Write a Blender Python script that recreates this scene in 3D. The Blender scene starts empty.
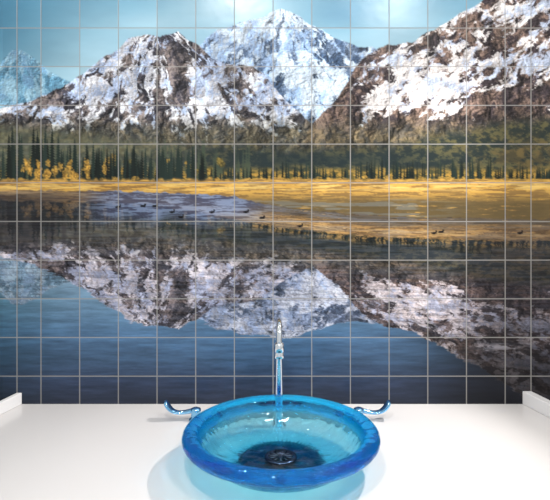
import bpy, bmesh, math, random
import numpy as np
from mathutils import Vector
random.seed(4)
scene=bpy.context.scene
scene.view_settings.view_transform='Standard'
scene.view_settings.look='None'
# ------------------------------------------------------------ layout
F=650.0; HY=160.0; M=0.1/38.68; D=F*M; CT=0.85; H=(404-HY)*M
def wx(px): return (px-275)*M
def wz(py): return CT+(404-py)*M
XL,XR=17.0,531.0
SPL=0.34
YT=-95.0
# ------------------------------------------------------------ noise
def hsh(xi,yi,s):
    h=(xi.astype(np.int64)*374761393+yi.astype(np.int64)*668265263+s*1274126177)&0xffffffff
    h=((h^(h>>13))*1274126177)&0xffffffff
    h=((h^(h>>16))*2246822519)&0xffffffff
    return ((h^(h>>15))&0xffff).astype(np.float64)/65535.0
def vn(x,y,s=0):
    xi=np.floor(x);yi=np.floor(y);fx=x-xi;fy=y-yi
    fx=fx*fx*(3-2*fx);fy=fy*fy*(3-2*fy)
    a=hsh(xi,yi,s);b=hsh(xi+1,yi,s);c=hsh(xi,yi+1,s);d=hsh(xi+1,yi+1,s)
    return (a*(1-fx)+b*fx)*(1-fy)+(c*(1-fx)+d*fx)*fy
RC,RS=math.cos(.65),math.sin(.65)
def fbm(x,y,o=5,s=0,g=0.5):           # stays axis aligned (water, grass)
    t=0;a=1;n=0
    for i in range(o):
        t=t+a*vn(x,y,s+i*17);n+=a;a*=g;x=x*2.03+5.1;y=y*2.03+9.7
    return t/n
def fbr(x,y,o=5,s=0,g=0.55):          # rotated octaves (rock)
    t=0;a=1;n=0
    for i in range(o):
        t=t+a*vn(x,y,s+i*17);n+=a;a*=g;x,y=(x*RC-y*RS)*2.03+5.1,(x*RS+y*RC)*2.03+9.7
    return t/n
def rid(x,y,o=5,s=0,g=.6,rot=True):
    t=0;a=1;n=0
    for i in range(o):
        t=t+a*(1-np.abs(2*vn(x,y,s+i*13)-1));n+=a;a*=g
        if rot: x,y=(x*RC-y*RS)*2.07+3.3,(x*RS+y*RC)*2.07+1.7
        else: x,y=x*2.07+3.3,y*2.07+1.7
    return t/n
def sm(a,b,x):
    t=np.clip((x-a)/(b-a),0,1);return t*t*(3-2*t)
def C(r,g,b): return np.array([r,g,b],float)/255
def mix(A,B,m): return A*(1-m[...,None])+B*m[...,None]
def gs(X,Y,x,y,sx,sy): return np.exp(-((X-x)/sx)**2-((Y-y)/sy)**2)
# ------------------------------------------------------------ mural painting
ST=0.7
xs=np.arange(-130,682,ST); ys=np.arange(YT,404.01,ST)
ys[-1]=404.0
X,Y=np.meshgrid(xs,ys)
ONE=np.zeros(X.shape+(3,))
def poly(p):
    p=np.array(p,float);return np.interp(X,p[:,0],p[:,1])
J=(fbm(X/9,X*0+3,6,5,.65)-.5)*10
t=sm(-30,95,Y)
img=C(104,146,168)*(1-t)[...,None]+C(160,188,200)*t[...,None]
img=mix(img,C(60,106,130),0.8*(1-sm(-20,110,X))*(1-sm(20,120,Y)*.6))
img=mix(img,C(180,204,214),np.clip(.55*gs(X,Y,235,5,70,20)+.35*gs(X,Y,395,18,40,22)+.3*gs(X,Y,150,24,40,10),0,.9))  # pale sky haze, with a little lamp glare on the tiles painted in
img=mix(img,C(94,140,170),.5*gs(X,Y,345,14,35,16))
img*=(1+.08*(fbm(X/40,Y/12,4,77)-.5))[...,None]
sky=np.ones_like(X)
wxp=X+12*(fbr(X/16,Y/16,5,41)-.5); wyp=Y+12*(fbr(X/16,Y/16,5,43)-.5)
def shift(a,dx,dy): return np.roll(np.roll(a,dx,1),dy,0)
hgt=rid(wxp/30,wyp/36,7,9,.58)
relief=(hgt-shift(hgt,-2,-1))
relief2=fbr(X/3,Y/3,4,91,.7); relief2=relief2-shift(relief2,-1,-1)
big=fbr(wxp/45,wyp/40,4,97)
def polar(px,py,k,rs,s):
    an=np.arctan2(wxp-px,wyp-py+1e-3);r=np.hypot(wxp-px,wyp-py)
    return rid(an*k,r/rs,6,s,.64,False)
def layer(ridge,rockA,rockB,snowc,snowf,jit=1.0,contrast=5,soft=1.0):
    global img,sky
    top=poly(ridge)+J*jit
    m=sm(-soft,soft,Y-top)
    rk=fbr(wxp/10,wyp/10,6,60,.7)
    rc=mix(ONE+rockA,rockB,sm(.40,.60,rk))
    s=snowf(Y-top)
    sc=mix(ONE+snowc,snowc*C(160,180,210),.8*sm(.48,.64,fbr(wxp/14,wyp/12,5,123)+relief*2.5))
    c=mix(rc,sc,s)
    sh=np.clip(1+relief*contrast*(1-.4*s)+relief2*1.1*(1-.4*s)+(big-.5)*.6,.25,1.4)
    c=np.clip(c*sh[...,None],0,1)
    img=mix(img,c,m); sky=sky*(1-m)
layer([(-210,40),(-60,75),(0,62),(12,50),(20,49),(32,56),(50,72),(66,80),(84,86),(120,110),(762,200)],
      C(84,122,144),C(106,142,162),C(156,184,198),lambda d: .6*sm(.56,.68,polar(18,40,5,30,3)+.1*np.exp(-d/14)-.08),.25,1.6)
def s1(d):
    n=polar(281,-5,8,44,21)*.58+.42*fbr(wxp/7,wyp/7,6,31,.64)
    b=.10*gs(X,Y,240,33,36,10)+.06*gs(X,Y,285,60,25,26)+.18*gs(X,Y,300,96,13,20)-.1*gs(X,Y,325,50,20,18)+.08*gs(X,Y,340,74,14,14)-.09*gs(X,Y,262,48,16,14)+.05*gs(X,Y,285,20,20,14)
    return .92*sm(.49,.58,n+b-.02)
layer([(-210,200),(150,120),(195,52),(206,38),(216,30),(232,26),(250,20),(266,16),(274,10),(281,8),(290,11),(300,17),(312,26),(322,30),(334,38),(346,42),(362,48),(372,46),(390,60),(440,120),(762,200)],
      C(64,82,106),C(98,114,136),C(202,216,230),s1,.5,4.2)
def s2(d):
    n=polar(158,8,9,44,51)*.56+.44*fbr(wxp/6.5,wyp/6.5,6,37,.65)
    b=(.16*gs(X,Y,133,48,16,9)+.16*gs(X,Y,92,92,26,9)+.18*gs(X,Y,212,98,11,24)-.16*gs(X,Y,180,62,12,22)
       +.12*gs(X,Y,40,112,34,6)+.0*gs(X,Y,262,95,22,20)-.1*gs(X,Y,160,105,18,16)-.12*gs(X,Y,240,78,12,12)
       +.14*gs(X,Y,285,112,9,10)-.18*sm(114,142,Y)+.08*gs(X,Y,120,70,9,14)-.045)
    return .94*sm(.495,.575,n+b)
layer([(-210,125),(-60,118),(0,108),(30,101),(60,88),(84,73),(104,56),(118,50),(128,38),(150,34),(160,36),(178,32),(190,41),(200,46),(212,58),(225,63),(240,66),(252,67),(264,73),(275,88),(290,104),(312,124),(335,142),(762,200)],
      C(56,55,62),C(108,100,98),C(216,217,224),s2,.5,5.2)
def s3(d):
    ca,sa=math.cos(math.radians(-37)),math.sin(math.radians(-37))
    u=wxp*ca+wyp*sa; v=-wxp*sa+wyp*ca
    n=rid(u/52,v/10,6,63,.62,False)*.56+.44*fbr(wxp/6.5,wyp/6,6,67,.65)
    b=(.17*gs(X,Y,395,62,14,8)+.18*gs(X,Y,440,88,40,8)+.13*gs(X,Y,385,100,16,9)+.15*gs(X,Y,505,62,50,6)
       -.1*gs(X,Y,480,30,30,18)-.2*gs(X,Y,345,100,20,22)-.2*sm(108,132,Y)+.12*gs(X,Y,520,10,40,6)-.16*gs(X,Y,510,105,50,20)-.055)
    return .94*sm(.495,.575,n+b)
layer([(-210,200),(270,165),(300,140),(318,118),(336,100),(348,82),(356,66),(368,54),(385,46),(400,43),(412,42),(430,31),(450,21),(462,12),(474,6),(488,-4),(510,-22),(550,-70),(762,-90)],
      C(54,48,51),C(108,92,84),C(222,216,214),s3,.55,5.2)
# foothills
sl=sm(108,138,Y+14*(fbr(X/12,Y/12,5,233)-.5))*(1-sky)
img=mix(img,mix(ONE+C(54,60,50),C(98,92,62),sm(.42,.6,fbr(wxp/6,wyp/6,6,235,.72)))*np.clip(1+relief*4,.5,1.4)[...,None],.5*sl)
foot=poly([(-210,128),(0,126),(60,132),(120,140),(200,146),(300,150),(380,148),(430,138),(480,128),(550,118),(762,100)])+J*.8
m=sm(-8,8,Y-foot+8*(fbr(X/7,Y/7,4,33)-.5))
fc=mix(ONE+C(42,50,48),C(92,88,62),sm(.42,.62,fbr(X/8,Y/5,6,71,.72)))
fc=mix(fc,C(104,104,88)*np.clip(.8+.5*vn(X/3,Y/3,321),0,1.3)[...,None],.6*(1-sm(140,230,X)))
img=mix(img,fc,m);sky=sky*(1-m)
img=mix(img,C(116,94,56),.5*sm(430,520,X)*sm(126,150,Y)*sm(.42,.6,fbr(X/14,Y/8,6,72,.7)))
img=mix(img,C(34,46,50),.75*gs(X,Y,310,160,140,8))
b=sm(168,178,Y+6*fbm(X/10,Y/5,4,73))
img=mix(img,mix(ONE+C(160,128,64),C(88,80,46),sm(.4,.62,fbm(X/5,Y/2.5,4,74,.6))),b)
def win(x0,w,yt,yb):
    i0=max(0,int((x0-w-2-xs[0])/ST)); i1=min(len(xs),int((x0+w+2-xs[0])/ST)+1)
    j0=max(0,int((yt-2-ys[0])/ST)); j1=min(len(ys),int((yb+2-ys[0])/ST)+1)
    return i0,i1,j0,j1
def conifer(x0,yt,yb,w,c,a=1.0):
    i0,i1,j0,j1=win(x0,w,yt,yb)
    if i1<=i0: return
    xx=X[j0:j1,i0:i1];yy=Y[j0:j1,i0:i1]
    f=np.clip((yy-yt)/(yb-yt),0,1)
    saw=((yy-yt)/2.6+.3*np.sign(xx-x0)+.4*vn(yy/3,xx*0+x0,9))%1
    ww=w*f**.8*(.4+.65*saw)+.3
    mm=a*np.clip((ww-np.abs(xx-x0))/.8+.2,0,1)*(yy>yt)*(yy<yb)
    img[j0:j1,i0:i1]=mix(img[j0:j1,i0:i1],c,mm)
    sky[j0:j1,i0:i1]*=(1-mm)
def bush(x0,y0,rx,ry,c):
    i0,i1,j0,j1=win(x0,rx,y0-ry,y0+ry)
    if i1<=i0: return
    xx=X[j0:j1,i0:i1];yy=Y[j0:j1,i0:i1]
    n=vn(xx/1.6,yy/1.6,int(x0)+500)
    mm=.75*np.clip((1-((xx-x0)/rx)**2-((yy-y0)/ry)**2+(n-.5)*1.4)*2,0,1)
    sh=(.55+.65*vn(xx/1.3,yy/1.3,88))[...,None]
    img[j0:j1,i0:i1]=mix(img[j0:j1,i0:i1],np.clip(c*sh,0,1),mm); sky[j0:j1,i0:i1]*=(1-mm)
def tone():
    k=random.uniform(.6,1.2); return C(34*k,46*k,42*k)
for i in range(90):
    x=random.uniform(-130,250); conifer(x,random.uniform(136,160),180,random.uniform(2,3.5),C(66,76,62),.75)
for i in range(70):
    x=random.uniform(-130,225); g=random.random()
    bush(x,random.uniform(160,177),random.uniform(2,5),random.uniform(4,8) if x<120 else random.uniform(2,4),C(166,132,66) if g>.45 else C(124,108,58))
for i in range(230):
    x=random.choice([random.uniform(-130,70),random.uniform(90,205),random.uniform(-130,250)])
    h=random.choice([random.uniform(10,24),random.uniform(22,56)]) if x<75 else (random.uniform(12,40) if x<205 else random.uniform(8,20))
    conifer(x,181-h,182,1.0+h*.07,tone())
for i in range(230):
    x=225+457*random.random()
    h=random.uniform(4,10) if vn(np.array(x/18.),np.array(2.),9)>.5 else random.uniform(8,20)
    conifer(x,random.uniform(174,179)-h,179,random.uniform(.9,1.9),tone())
for i in range(60):
    x=random.uniform(-130,682);bush(x,random.uniform(177,181),random.uniform(2,6),random.uniform(1.2,2.4),C(178,142,72))
for i in range(30):
    x=random.uniform(20,112);bush(x,random.uniform(162,178),random.uniform(1.5,4),random.uniform(3,7),C(190,148,72))
# grass band
edge=poly([(-210,188),(0,190),(100,191),(190,193),(236,197),(262,204),(300,210),(360,214),(400,217),(550,219),(762,219)])+1.8*(fbm(X/5,X*0,3,8)-.5)*2
gst=fbm(X/20,Y/1.3,5,81,.66)
gc=mix(ONE+C(188,148,78),C(134,106,64),sm(.44,.58,gst))
gc=mix(gc,C(220,188,116),.7*gs(Y*0,Y,0,187,1,4)*sm(.4,.6,fbm(X/22,Y/2,4,83)))
gc=mix(gc,C(90,78,54),.92*sm(190,206,Y)*sm(.16,.42,fbm(X/18,Y/2,5,85,.62)))
gc=mix(gc,C(124,134,144),.4*sm(196,204,Y)*sm(.52,.6,fbm(X/24,Y/1.8,4,86))*(1-sm(400,480,X)))
gm=sm(179,183,Y+3*vn(X/3,Y*0,84))
img=mix(img,gc,gm);sky=sky*(1-gm)
land=img.copy()
# water / reflection
E=poly([(-130,190),(0,191),(150,193),(281,208),(360,214),(682,216)])
K=poly([(-130,.8),(0,.8),(160,.84),(281,.66),(350,.64),(465,.72),(682,.74)])
src=E-(Y-E)/K
rp=fbm(X/16,Y/1.8,4,101)-.5
rp2=fbm(X/5,Y/1.2,3,103)-.5
amp=sm(195,260,Y)
sx=X+rp*3*(.4+amp)+rp2*1.2; sy=src+rp*4*amp+rp2*3*amp
ix=np.clip(((sx-xs[0])/ST),0,len(xs)-2).astype(int); iy=np.clip(((sy-ys[0])/ST),0,len(ys)-2).astype(int)
ref=land[iy,ix]; rsky=sky[iy,ix]
ref=np.clip(ref*.95+.02,0,1)*C(236,224,228)
gy=(ref*[.3,.59,.11]).sum(-1)[...,None]; ref=gy+(ref-gy)*.8
ref=ref*(1-.18*sm(.5,.66,fbm(X/20,Y/1.5,4,107)))[...,None]
ref=mix(ref,C(112,126,152),.18*sm(.4,.6,fbm(X/26,Y/1.6,4,127)))
wy=np.array([190,230,270,300,335,360,382,404]);wc=np.array([[132,146,170],[128,146,168],[124,146,164],[100,128,150],[76,104,132],[62,84,108],[52,64,86],[44,50,64]])/255
wat=np.stack([np.interp(Y,wy,wc[:,k]) for k in range(3)],-1)
wat=mix(wat,wat*C(170,205,205),1-sm(-40,80,X)); wat=mix(wat,wat*.5,sm(380,500,X))
wat=wat*(1+.5*(fbm(X/30,Y/3,6,109,.65)-.5))[...,None]
w=mix(ref,wat,rsky)
dk=np.clip(.55*sm(310,380,Y)*sm(350,460,X)*(1-rsky),0,.8)
w=w*(1-dk)[...,None]
pm=sm(60,115,X)*(1-sm(235,290,X))*(1-sm(210,232,Y+8*(vn(X/14,X*0,3)-.5)))
lav=mix(ONE+C(118,132,160),C(66,70,92),sm(.42,.6,fbm(X/16,Y/1.4,5,113,.6)))
w=mix(w,lav,.85*pm)
dl=(1-sm(40,120,X))*sm(190,196,Y)*(1-sm(222,258,Y+26*(vn(X/4,X*0,115)-.5)))
w=mix(w,C(38,36,42),.55*dl)
w=mix(w,C(30,28,34),.35*sm(440,500,X)*sm(222,240,Y))
w=mix(w,C(205,205,215),.5*gs(X,Y,500,347,24,4)*sm(.45,.55,fbm(X/8,Y/1.5,3,119)))
wm=sm(-.7,.7,Y-edge)
img=mix(land,w,wm)
for (x,y) in [(155,206),(172,212),(181,217),(246,212),(262,218),(434,233),(441,232),(118,207),(520,233),(300,226),(212,212),(143,206)]:
    img=mix(img,C(20,18,22),np.clip((1-((X-x)/3.2)**2-((Y-y)/1.2)**2)*3,0,1)); img=mix(img,C(20,18,22),np.clip((1-((X-x-2.2)/1.)**2-((Y-y+1.6)/1.2)**2)*3,0,1))
img=np.clip(img,0,1)
img=mix(img,img*img*(3-2*img),ONE[...,0]+.2)      # print contrast
tx=np.floor((X-41)/38.68);ty=np.floor((Y-28)/38.68)
img=img*(0.95+.09*hsh(tx,ty,7))[...,None]
img=np.clip(img,0,1)
lin=np.where(img<=.04045,img/12.92,((img+.055)/1.055)**2.4)
# ------------------------------------------------------------ materials
def mat(name,col=(.8,.8,.8),rough=.5,metal=0):
    m=bpy.data.materials.new(name);m.use_nodes=True
    b=m.node_tree.nodes['Principled BSDF']
    b.inputs['Base Color'].default_value=(*col,1);b.inputs['Roughness'].default_value=rough;b.inputs['Metallic'].default_value=metal
    return m
def noisebump(m,scale,strength,dist=.002):
    nt=m.node_tree;b=nt.nodes['Principled BSDF']
    tc=nt.nodes.new('ShaderNodeTexCoord');n=nt.nodes.new('ShaderNodeTexNoise')
    n.inputs['Scale'].default_value=scale;bp=nt.nodes.new('ShaderNodeBump')
    bp.inputs['Strength'].default_value=strength;bp.inputs['Distance'].default_value=dist
    nt.links.new(tc.outputs['Object'],n.inputs['Vector']);nt.links.new(n.outputs[0],bp.inputs['Height']);nt.links.new(bp.outputs[0],b.inputs['Normal'])
tile=mat('printed_tile',rough=.22)
tile.node_tree.nodes['Principled BSDF'].inputs['Specular IOR Level'].default_value=.2
nt=tile.node_tree;N=nt.nodes;L=nt.links;bs=N['Principled BSDF']
at=N.new('ShaderNodeAttribute');at.attribute_name='print'
tc=N.new('ShaderNodeAttribute');tc.attribute_name='tile'
sp=N.new('ShaderNodeSeparateXYZ');L.new(tc.outputs['Vector'],sp.inputs[0])
def math_(op,a,b=None,v=None):
    n=N.new('ShaderNodeMath');n.operation=op;L.new(a,n.inputs[0])
    if b is not None:L.new(b,n.inputs[1])
    if v is not None:n.inputs[1].default_value=v
    return n.outputs[0]
ds=[math_('ABSOLUTE',math_('SUBTRACT',math_('FRACT',sp.outputs[a]),None,.5)) for a in 'XY']
mxx=math_('MAXIMUM',ds[0],ds[1])
third=N.new('ShaderNodeMath');third.operation='SUBTRACT';third.inputs[0].default_value=.5;L.new(sp.outputs['Z'],third.inputs[1])
mxx=math_('MAXIMUM',mxx,third.outputs[0])
mr=N.new('ShaderNodeMapRange');mr.inputs[1].default_value=.482;mr.inputs[2].default_value=.492;L.new(mxx,mr.inputs[0])
gm_=math_('MULTIPLY',mr.outputs[0],None,.75)
mc=N.new('ShaderNodeMix');mc.data_type='RGBA';L.new(gm_,mc.inputs[0]);L.new(at.outputs['Color'],mc.inputs[6]);mc.inputs[7].default_value=(.29,.28,.265,1)
L.new(mc.outputs[2],bs.inputs['Base Color'])
rr=N.new('ShaderNodeMapRange');rr.inputs[3].default_value=.24;rr.inputs[4].default_value=.8;L.new(mr.outputs[0],rr.inputs[0]);L.new(rr.outputs[0],bs.inputs['Roughness'])
tco=N.new('ShaderNodeTexCoord');gn=N.new('ShaderNodeTexNoise');gn.inputs['Scale'].default_value=14;L.new(tco.outputs['Object'],gn.inputs['Vector'])
b1=N.new('ShaderNodeBump');b1.inputs['Strength'].default_value=.1;b1.inputs['Distance'].default_value=.01;L.new(gn.outputs[0],b1.inputs['Height'])
bp=N.new('ShaderNodeBump');bp.invert=True;bp.inputs['Strength'].default_value=.5;bp.inputs['Distance'].default_value=.001;L.new(mr.outputs[0],bp.inputs['Height']);L.new(b1.outputs[0],bp.inputs['Normal']);L.new(bp.outputs[0],bs.inputs['Normal'])
paint=mat('white_wall_paint',(.74,.73,.71),.6);noisebump(paint,60,.1)
stone=mat('white_solid_surface',(.62,.60,.59),.16);noisebump(stone,90,.02)
trimm=mat('white_trim',(.76,.75,.75),.35);noisebump(trimm,60,.03)
floorm=mat('floor_grey',(.45,.43,.41),.4);noisebump(floorm,20,.1)
chrome=mat('chrome',(.72,.77,.82),.07,1)
blue=mat('tinted_chrome',(.26,.56,.84),.08,1)
darkm=mat('dark_reflection',(.003,.005,.010),.3,.3)  # near-black, for the shapes imitating the bowl's dark reflection
# ------------------------------------------------------------ mesh helpers
def link(me,name,m,parent=None,smooth=False):
    o=bpy.data.objects.new(name,me);scene.collection.objects.link(o);me.materials.append(m)
    if smooth: me.polygons.foreach_set('use_smooth',[True]*len(me.polygons))
    if parent: o.parent=parent
    return o
def mesh(name,v,f,m,parent=None,smooth=False):
    me=bpy.data.meshes.new(name);me.from_pydata(v,[],f);me.update()
    bm=bmesh.new();bm.from_mesh(me);bmesh.ops.remove_doubles(bm,verts=bm.verts,dist=1e-6);bmesh.ops.recalc_face_normals(bm,faces=bm.faces);bm.to_mesh(me);bm.free()
    return link(me,name,m,parent,smooth)
def prism(name,pts,z0,z1,m,parent=None,bev=0):
    n=len(pts);v=[(x,y,z0) for x,y in pts]+[(x,y,z1) for x,y in pts]
    f=[tuple(range(n))[::-1],tuple(range(n,2*n))]+[(i,(i+1)%n,(i+1)%n+n,i+n) for i in range(n)]
    o=mesh(name,v,f,m,parent)
    if bev:
        b=o.modifiers.new('bevel','BEVEL');b.width=bev;b.segments=3
    return o
def tube(pts,rad,seg=24):
    pts=[Vector(p) for p in pts];v=[];f=[]
    T0=(pts[1]-pts[0]).normalized();up=Vector((1,0,0)) if abs(T0.x)<.9 else Vector((0,0,1))
    nrm=(up-up.dot(T0)*T0).normalized()
    for i,p in enumerate(pts):
        if i==0:T=pts[1]-pts[0]
        elif i==len(pts)-1:T=pts[-1]-pts[-2]
        else:T=pts[i+1]-pts[i-1]
        T=T.normalized()
        nrm=(nrm-nrm.dot(T)*T).normalized();bi=T.cross(nrm)
        ra,rb=rad[i] if isinstance(rad[i],tuple) else (rad[i],rad[i])
        for k in range(seg):
            a=2*math.pi*k/seg;v.append(tuple(p+nrm*math.cos(a)*ra+bi*math.sin(a)*rb))
    for i in range(len(pts)-1):
        for k in range(seg):
            f.append((i*seg+k,i*seg+(k+1)%seg,(i+1)*seg+(k+1)%seg,(i+1)*seg+k))
    f.append(tuple(range(seg))[::-1]);f.append(tuple(range((len(pts)-1)*seg,len(pts)*seg)))
    return v,f
def lathe(prof,cx,cy,z0,seg=128):
    v=[];f=[];n=len(prof)
    for k in range(seg):
        a=2*math.pi*k/seg
        for j,(r,z) in enumerate(prof):
            v.append((cx+r*math.cos(a),cy+r*math.sin(a),z0+z))
    for k in range(seg):
        k2=(k+1)%seg
        for j in range(n-1):
            f.append((k*n+j,k2*n+j,k2*n+j+1,k*n+j+1))
    return v,f
def empty(name):
    e=bpy.data.objects.new(name,None);scene.collection.objects.link(e);return e
# ------------------------------------------------------------ tiled mural wall
px=np.unique(np.concatenate([np.arange(-128,680,.75),[17.0,531.0]]))
py=ys;nx=len(px);ny=len(py)
A,B=np.meshgrid(px,py)
co=np.stack([wx(A),A*0,wz(B)],-1).reshape(-1,3)
me=bpy.data.meshes.new('wall_back')
me.vertices.add(nx*ny);me.vertices.foreach_set('co',co.ravel())
i=np.arange(nx-1)[None,:]+np.arange(ny-1)[:,None]*nx
q=np.stack([i,i+nx,i+nx+1,i+1],-1).reshape(-1,4)
me.loops.add(q.size);me.loops.foreach_set('vertex_index',q.ravel().astype(np.int32))
me.polygons.add(len(q));me.polygons.foreach_set('loop_start',(np.arange(len(q))*4).astype(np.int32))
me.update(calc_edges=True)
fx=(px-xs[0])/ST;i0=np.clip(np.floor(fx).astype(int),0,len(xs)-2);fr=(fx-i0)[None,:,None]
c=lin[:,i0]*(1-fr)+lin[:,i0+1]*fr
c=np.concatenate([c,np.ones(c.shape[:2]+(1,))],-1).astype(np.float32)
a=me.color_attributes.new('print','FLOAT_COLOR','POINT');a.data.foreach_set('color',c.ravel())
U=np.where(A<17,(A-17)/38.68,np.where(A>531,(A-531)/38.68,(A-41)/38.68))
Z3=np.minimum(np.minimum(np.abs(A-17),np.abs(A-531))/38.68,.5)
tt=np.stack([U+50,(B-28)/38.68+50,Z3],-1).astype(np.float32)
b=me.attributes.new('tile','FLOAT_VECTOR','POINT');b.data.foreach_set('vector',tt.ravel())
link(me,'wall_back',tile)
ZM=wz(YT);ZC=2.5;yb=-2.2
RL,RR=wx(-128),wx(680)
prism('wall_back_upper',[(RL,0),(RR,0),(RR,.08),(RL,.08)],ZM,ZC,paint)
prism('wall_left',[(RL-.08,.08),(RL,.08),(RL,yb),(RL-.08,yb)],0,ZC,paint)
prism('wall_right',[(RR,.08),(RR+.08,.08),(RR+.08,yb),(RR,yb)],0,ZC,paint)
prism('wall_back_lower',[(RL,.0),(RR,.0),(RR,.08),(RL,.08)],0,CT,paint)
prism('ceiling',[(RL-.08,.08),(RR+.08,.08),(RR+.08,yb),(RL-.08,yb)],ZC,ZC+.05,paint)
prism('floor',[(RL-.08,.08),(RR+.08,.08),(RR+.08,yb),(RL-.08,yb)],-.05,0,floorm)
# ------------------------------------------------------------ counter
def wl(y,off=0): return wx(XL)+SPL*y-off
def wr(y,off=0): return wx(XR)-SPL*y+off
cf=-.58;e=.0005
vanity=empty('vanity_counter')
prism('countertop',[(wl(-e),-e),(wr(-e),-e),(wr(cf),cf),(wl(cf),cf)],CT-.04,CT,stone,vanity)
prism('cabinet',[(wl(-e)+.004,-e),(wr(-e)-.004,-e),(wr(cf+.03)-.004,cf+.03),(wl(cf+.03)+.004,cf+.03)],0,CT-.04,trimm,vanity)
for k in range(4):
    a=-.78+.39*k
    prism('door_panel_%d'%(k+1),[(a+.01,cf+.03),(a+.38,cf+.03),(a+.38,cf+.012),(a+.01,cf+.012)],.08,CT-.06,trimm,vanity,.003)
TW,TH=.0135,.030
prism('trim_1',[(wl(-e),-e),(wl(-e)+TW,-e),(wl(cf)+TW,cf),(wl(cf),cf)],CT,CT+TH,trimm,None,.002)
prism('trim_2',[(wr(-e),-e),(wr(-e)-TW*1.7,-e),(wr(cf)-TW*1.7,cf),(wr(cf),cf)],CT,CT+TH+.004,trimm,None,.002)
# ------------------------------------------------------------ glass sink
SX=6*1.30/F; SY=-(D-1.32)
glass=bpy.data.materials.new('blue_glass');glass.use_nodes=True
nt=glass.node_tree;N=nt.nodes;L=nt.links;b=N['Principled BSDF'];out=N['Material Output']
b.inputs['Base Color'].default_value=(.66,.94,1,1);b.inputs['Roughness'].default_value=.0;b.inputs['IOR'].default_value=1.5
b.inputs['Transmission Weight'].default_value=1.0
tcn=N.new('ShaderNodeTexCoord');no=N.new('ShaderNodeTexNoise');no.inputs['Scale'].default_value=40;no.inputs['Detail'].default_value=1
L.new(tcn.outputs['Object'],no.inputs['Vector'])
bm_=N.new('ShaderNodeBump');bm_.inputs['Strength'].default_value=.65;bm_.inputs['Distance'].default_value=.006
L.new(no.outputs[0],bm_.inputs['Height']);L.new(bm_.outputs[0],b.inputs['Normal'])
tr=N.new('ShaderNodeBsdfTransparent');tr.inputs[0].default_value=(.66,.94,1,1)
m1=N.new('ShaderNodeMixShader');m1.inputs[0].default_value=.32;L.new(b.outputs[0],m1.inputs[1]);L.new(tr.outputs[0],m1.inputs[2])
L.new(m1.outputs[0],out.inputs[0])
va=N.new('ShaderNodeVolumeAbsorption');va.inputs['Color'].default_value=(0,.86,.99,1);va.inputs['Density'].default_value=125
L.new(va.outputs[0],out.inputs['Volume'])
sink=empty('glass_vessel_sink')
R=.2
rc,rz,ra,rb=R-.0175,.073,.0175,.0145
prof=[(.0,.010),(.05,.010),(.085,.010),(.110,.014),(.135,.024),(.153,.040),(.163,.054)]
for k in range(-4,10):
    a=math.radians(-110+(k+4)*22.5)
    prof.append((rc+ra*math.cos(a),rz+rb*math.sin(a)))
prof+=[(.160,.063),(.155,.053),(.146,.038),(.132,.026),(.110,.019),(.08,.0175),(.04,.017),(.0,.017)]
v,f=lathe(prof,SX,SY,CT,144)
mesh('bowl',v,f,glass,sink,True)
DY=SY+.024
v,f=lathe([(.0,.0005),(.080,.0005),(.082,.003),(.080,.0092),(.0,.0092)],SX,DY,CT,64);mesh('dark_reflection_disc',v,f,darkm,sink,True)  # added dark disc, stands in for the dark reflection in the bowl
vv=[];ff=[]
for k in range(64):
    a=2*math.pi*(k+.5)/64;r2=random.uniform(.089,.102)
    v,f=tube([(SX+.07*math.cos(a),DY+.07*math.sin(a),CT+.006),(SX+.083*math.cos(a),DY+.083*math.sin(a),CT+.006),(SX+r2*math.cos(a),DY+r2*math.sin(a),CT+.006)],[.0028,.0022,.0005],8)
    o=len(vv);vv+=v;ff+=[tuple(i+o for i in q_) for q_ in f]
mesh('dark_reflection_streaks',vv,ff,darkm,sink,True)  # added spokes, imitate the radial streaks of that reflection
dkc=mat('dark_chrome',(.03,.05,.09),.2,1)
v,f=lathe([(.0,.0175),(.022,.018),(.026,.020),(.030,.0205),(.033,.019),(.034,.0173)],SX,DY,CT,64);mesh('drain_flange',v,f,dkc,sink,True)
vv=[];ff=[]
for k in range(12):
    a=2*math.pi*k/12
    v,f=tube([(SX+.006*math.cos(a),DY+.006*math.sin(a),CT+.0192),(SX+.025*math.cos(a),DY+.025*math.sin(a),CT+.0202)],[.0007,.001],8)
    o=len(vv);vv+=v;ff+=[tuple(i+o for i in q_) for q_ in f]
mesh('drain_grate',vv,ff,mat('grate_chrome',(.10,.14,.18),.2,1),sink,True)
# ------------------------------------------------------------ faucet
fa=empty('faucet')
fx=.0095;yc=-.14;r=.038;zc=CT+.222
pts=[(fx,yc,CT+.012),(fx,yc,CT+.08),(fx,yc,CT+.15)]
for k in range(0,25):
    a=math.pi*k/24;pts.append((fx,yc-r+r*math.cos(a),zc+r*math.sin(a)))
pts.append((fx,yc-2*r,zc-.005))
v,f=tube(pts,[.0085,.0085,.008]+[.0065]*26);mesh('gooseneck_spout',v,f,chrome,fa,True)
v,f=lathe([(.0,.0005),(.018,.0005),(.018,.005),(.015,.009),(.012,.013),(.0105,.03),(.0085,.034),(0,.034)],fx,yc,CT,48);mesh('base_flange',v,f,chrome,fa,True)
v,f=lathe([(0,0),(.0095,0),(.0112,.002),(.0112,.012),(.0092,.014),(.0112,.016),(.0112,.032),(.008,.036),(0,.036)],fx,yc-2*r,CT+.184,48);mesh('aerator',v,f,chrome,fa,True)
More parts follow.
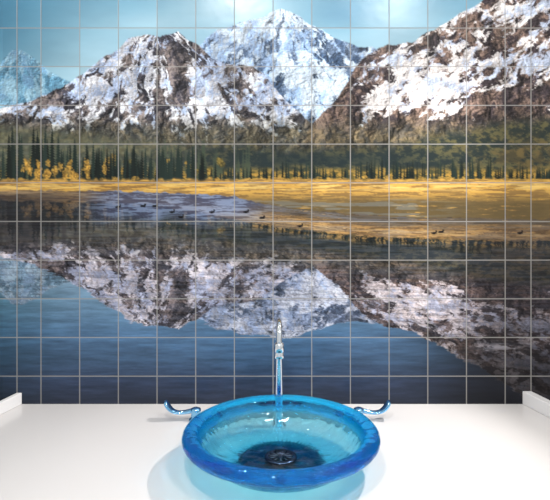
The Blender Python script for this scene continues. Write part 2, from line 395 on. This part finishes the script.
def handle(sx,bx):
    h=empty('faucet_handle')
    y=-.105
    v,f=lathe([(.0,.0005),(.017,.0005),(.017,.004),(.012,.008),(.011,.018),(.013,.022),(.012,.028),(.006,.031),(0,.031)],bx,y,CT,40);mesh('handle_base',v,f,blue,h,True)
    P=[(0,.026),(.018,.021),(.036,.018),(.052,.020),(.062,.027),(.069,.036),(.073,.044),(.075,.048)]
    Rr=[(.006,.007),(.0055,.0065),(.0045,.007),(.0045,.010),(.0055,.013),(.0065,.015),(.006,.013),(.003,.007)]
    v,f=tube([(bx+sx*a,y,CT+z) for a,z in P],Rr,20)
    o=mesh('lever',v,f,blue,h,True)
    s=o.modifiers.new('sub','SUBSURF');s.levels=2;s.render_levels=2
handle(-1,-.192)
handle(1,.203)
# ------------------------------------------------------------ lights
def aim(o,loc,tgt):
    o.location=loc;o.rotation_euler=(Vector(tgt)-Vector(loc)).to_track_quat('-Z','Y').to_euler()
def area(name,loc,tgt,size,power,col=(1,1,1)):
    l=bpy.data.lights.new(name,'AREA');l.energy=power;l.color=col;l.size=size;l.shape='DISK'
    o=bpy.data.objects.new(name,l);scene.collection.objects.link(o);aim(o,loc,tgt)
area('ceiling_light',(-.16,-1.35,2.29),(-.1,-.1,1.1),.16,13.5,(1,.985,.97))
area('ceiling_light.001',(.55,-1.35,2.29),(.3,-.1,1.1),.14,11.5,(1,.985,.97))
def spot(name,loc,tgt,power,ang,rad,col=(1,1,1)):
    l=bpy.data.lights.new(name,'SPOT');l.energy=power;l.spot_size=math.radians(ang);l.spot_blend=.6;l.shadow_soft_size=rad;l.color=col
    o=bpy.data.objects.new(name,l);scene.collection.objects.link(o);aim(o,loc,tgt)
spot('downlight_right',(.72,-.16,2.0),(-.02,-.33,CT),56,64,.02,(1,.97,.95))
spot('downlight_left',(-.45,-.38,2.1),(.05,-.40,CT),7,60,.03,(1,.97,.95))
w_=bpy.data.worlds.new('World');scene.world=w_;w_.use_nodes=True
w_.node_tree.nodes['Background'].inputs[0].default_value=(.97,.98,1,1);w_.node_tree.nodes['Background'].inputs[1].default_value=.82
# ------------------------------------------------------------ camera
cam=bpy.data.cameras.new('camera');co=bpy.data.objects.new('camera',cam);scene.collection.objects.link(co)
cam.sensor_width=36;cam.sensor_fit='HORIZONTAL';cam.lens=36*F/550;cam.shift_y=-(250-HY)/550
co.location=(0,-D,CT+H);co.rotation_euler=(math.pi/2,0,0);cam.clip_start=.02
scene.camera=co
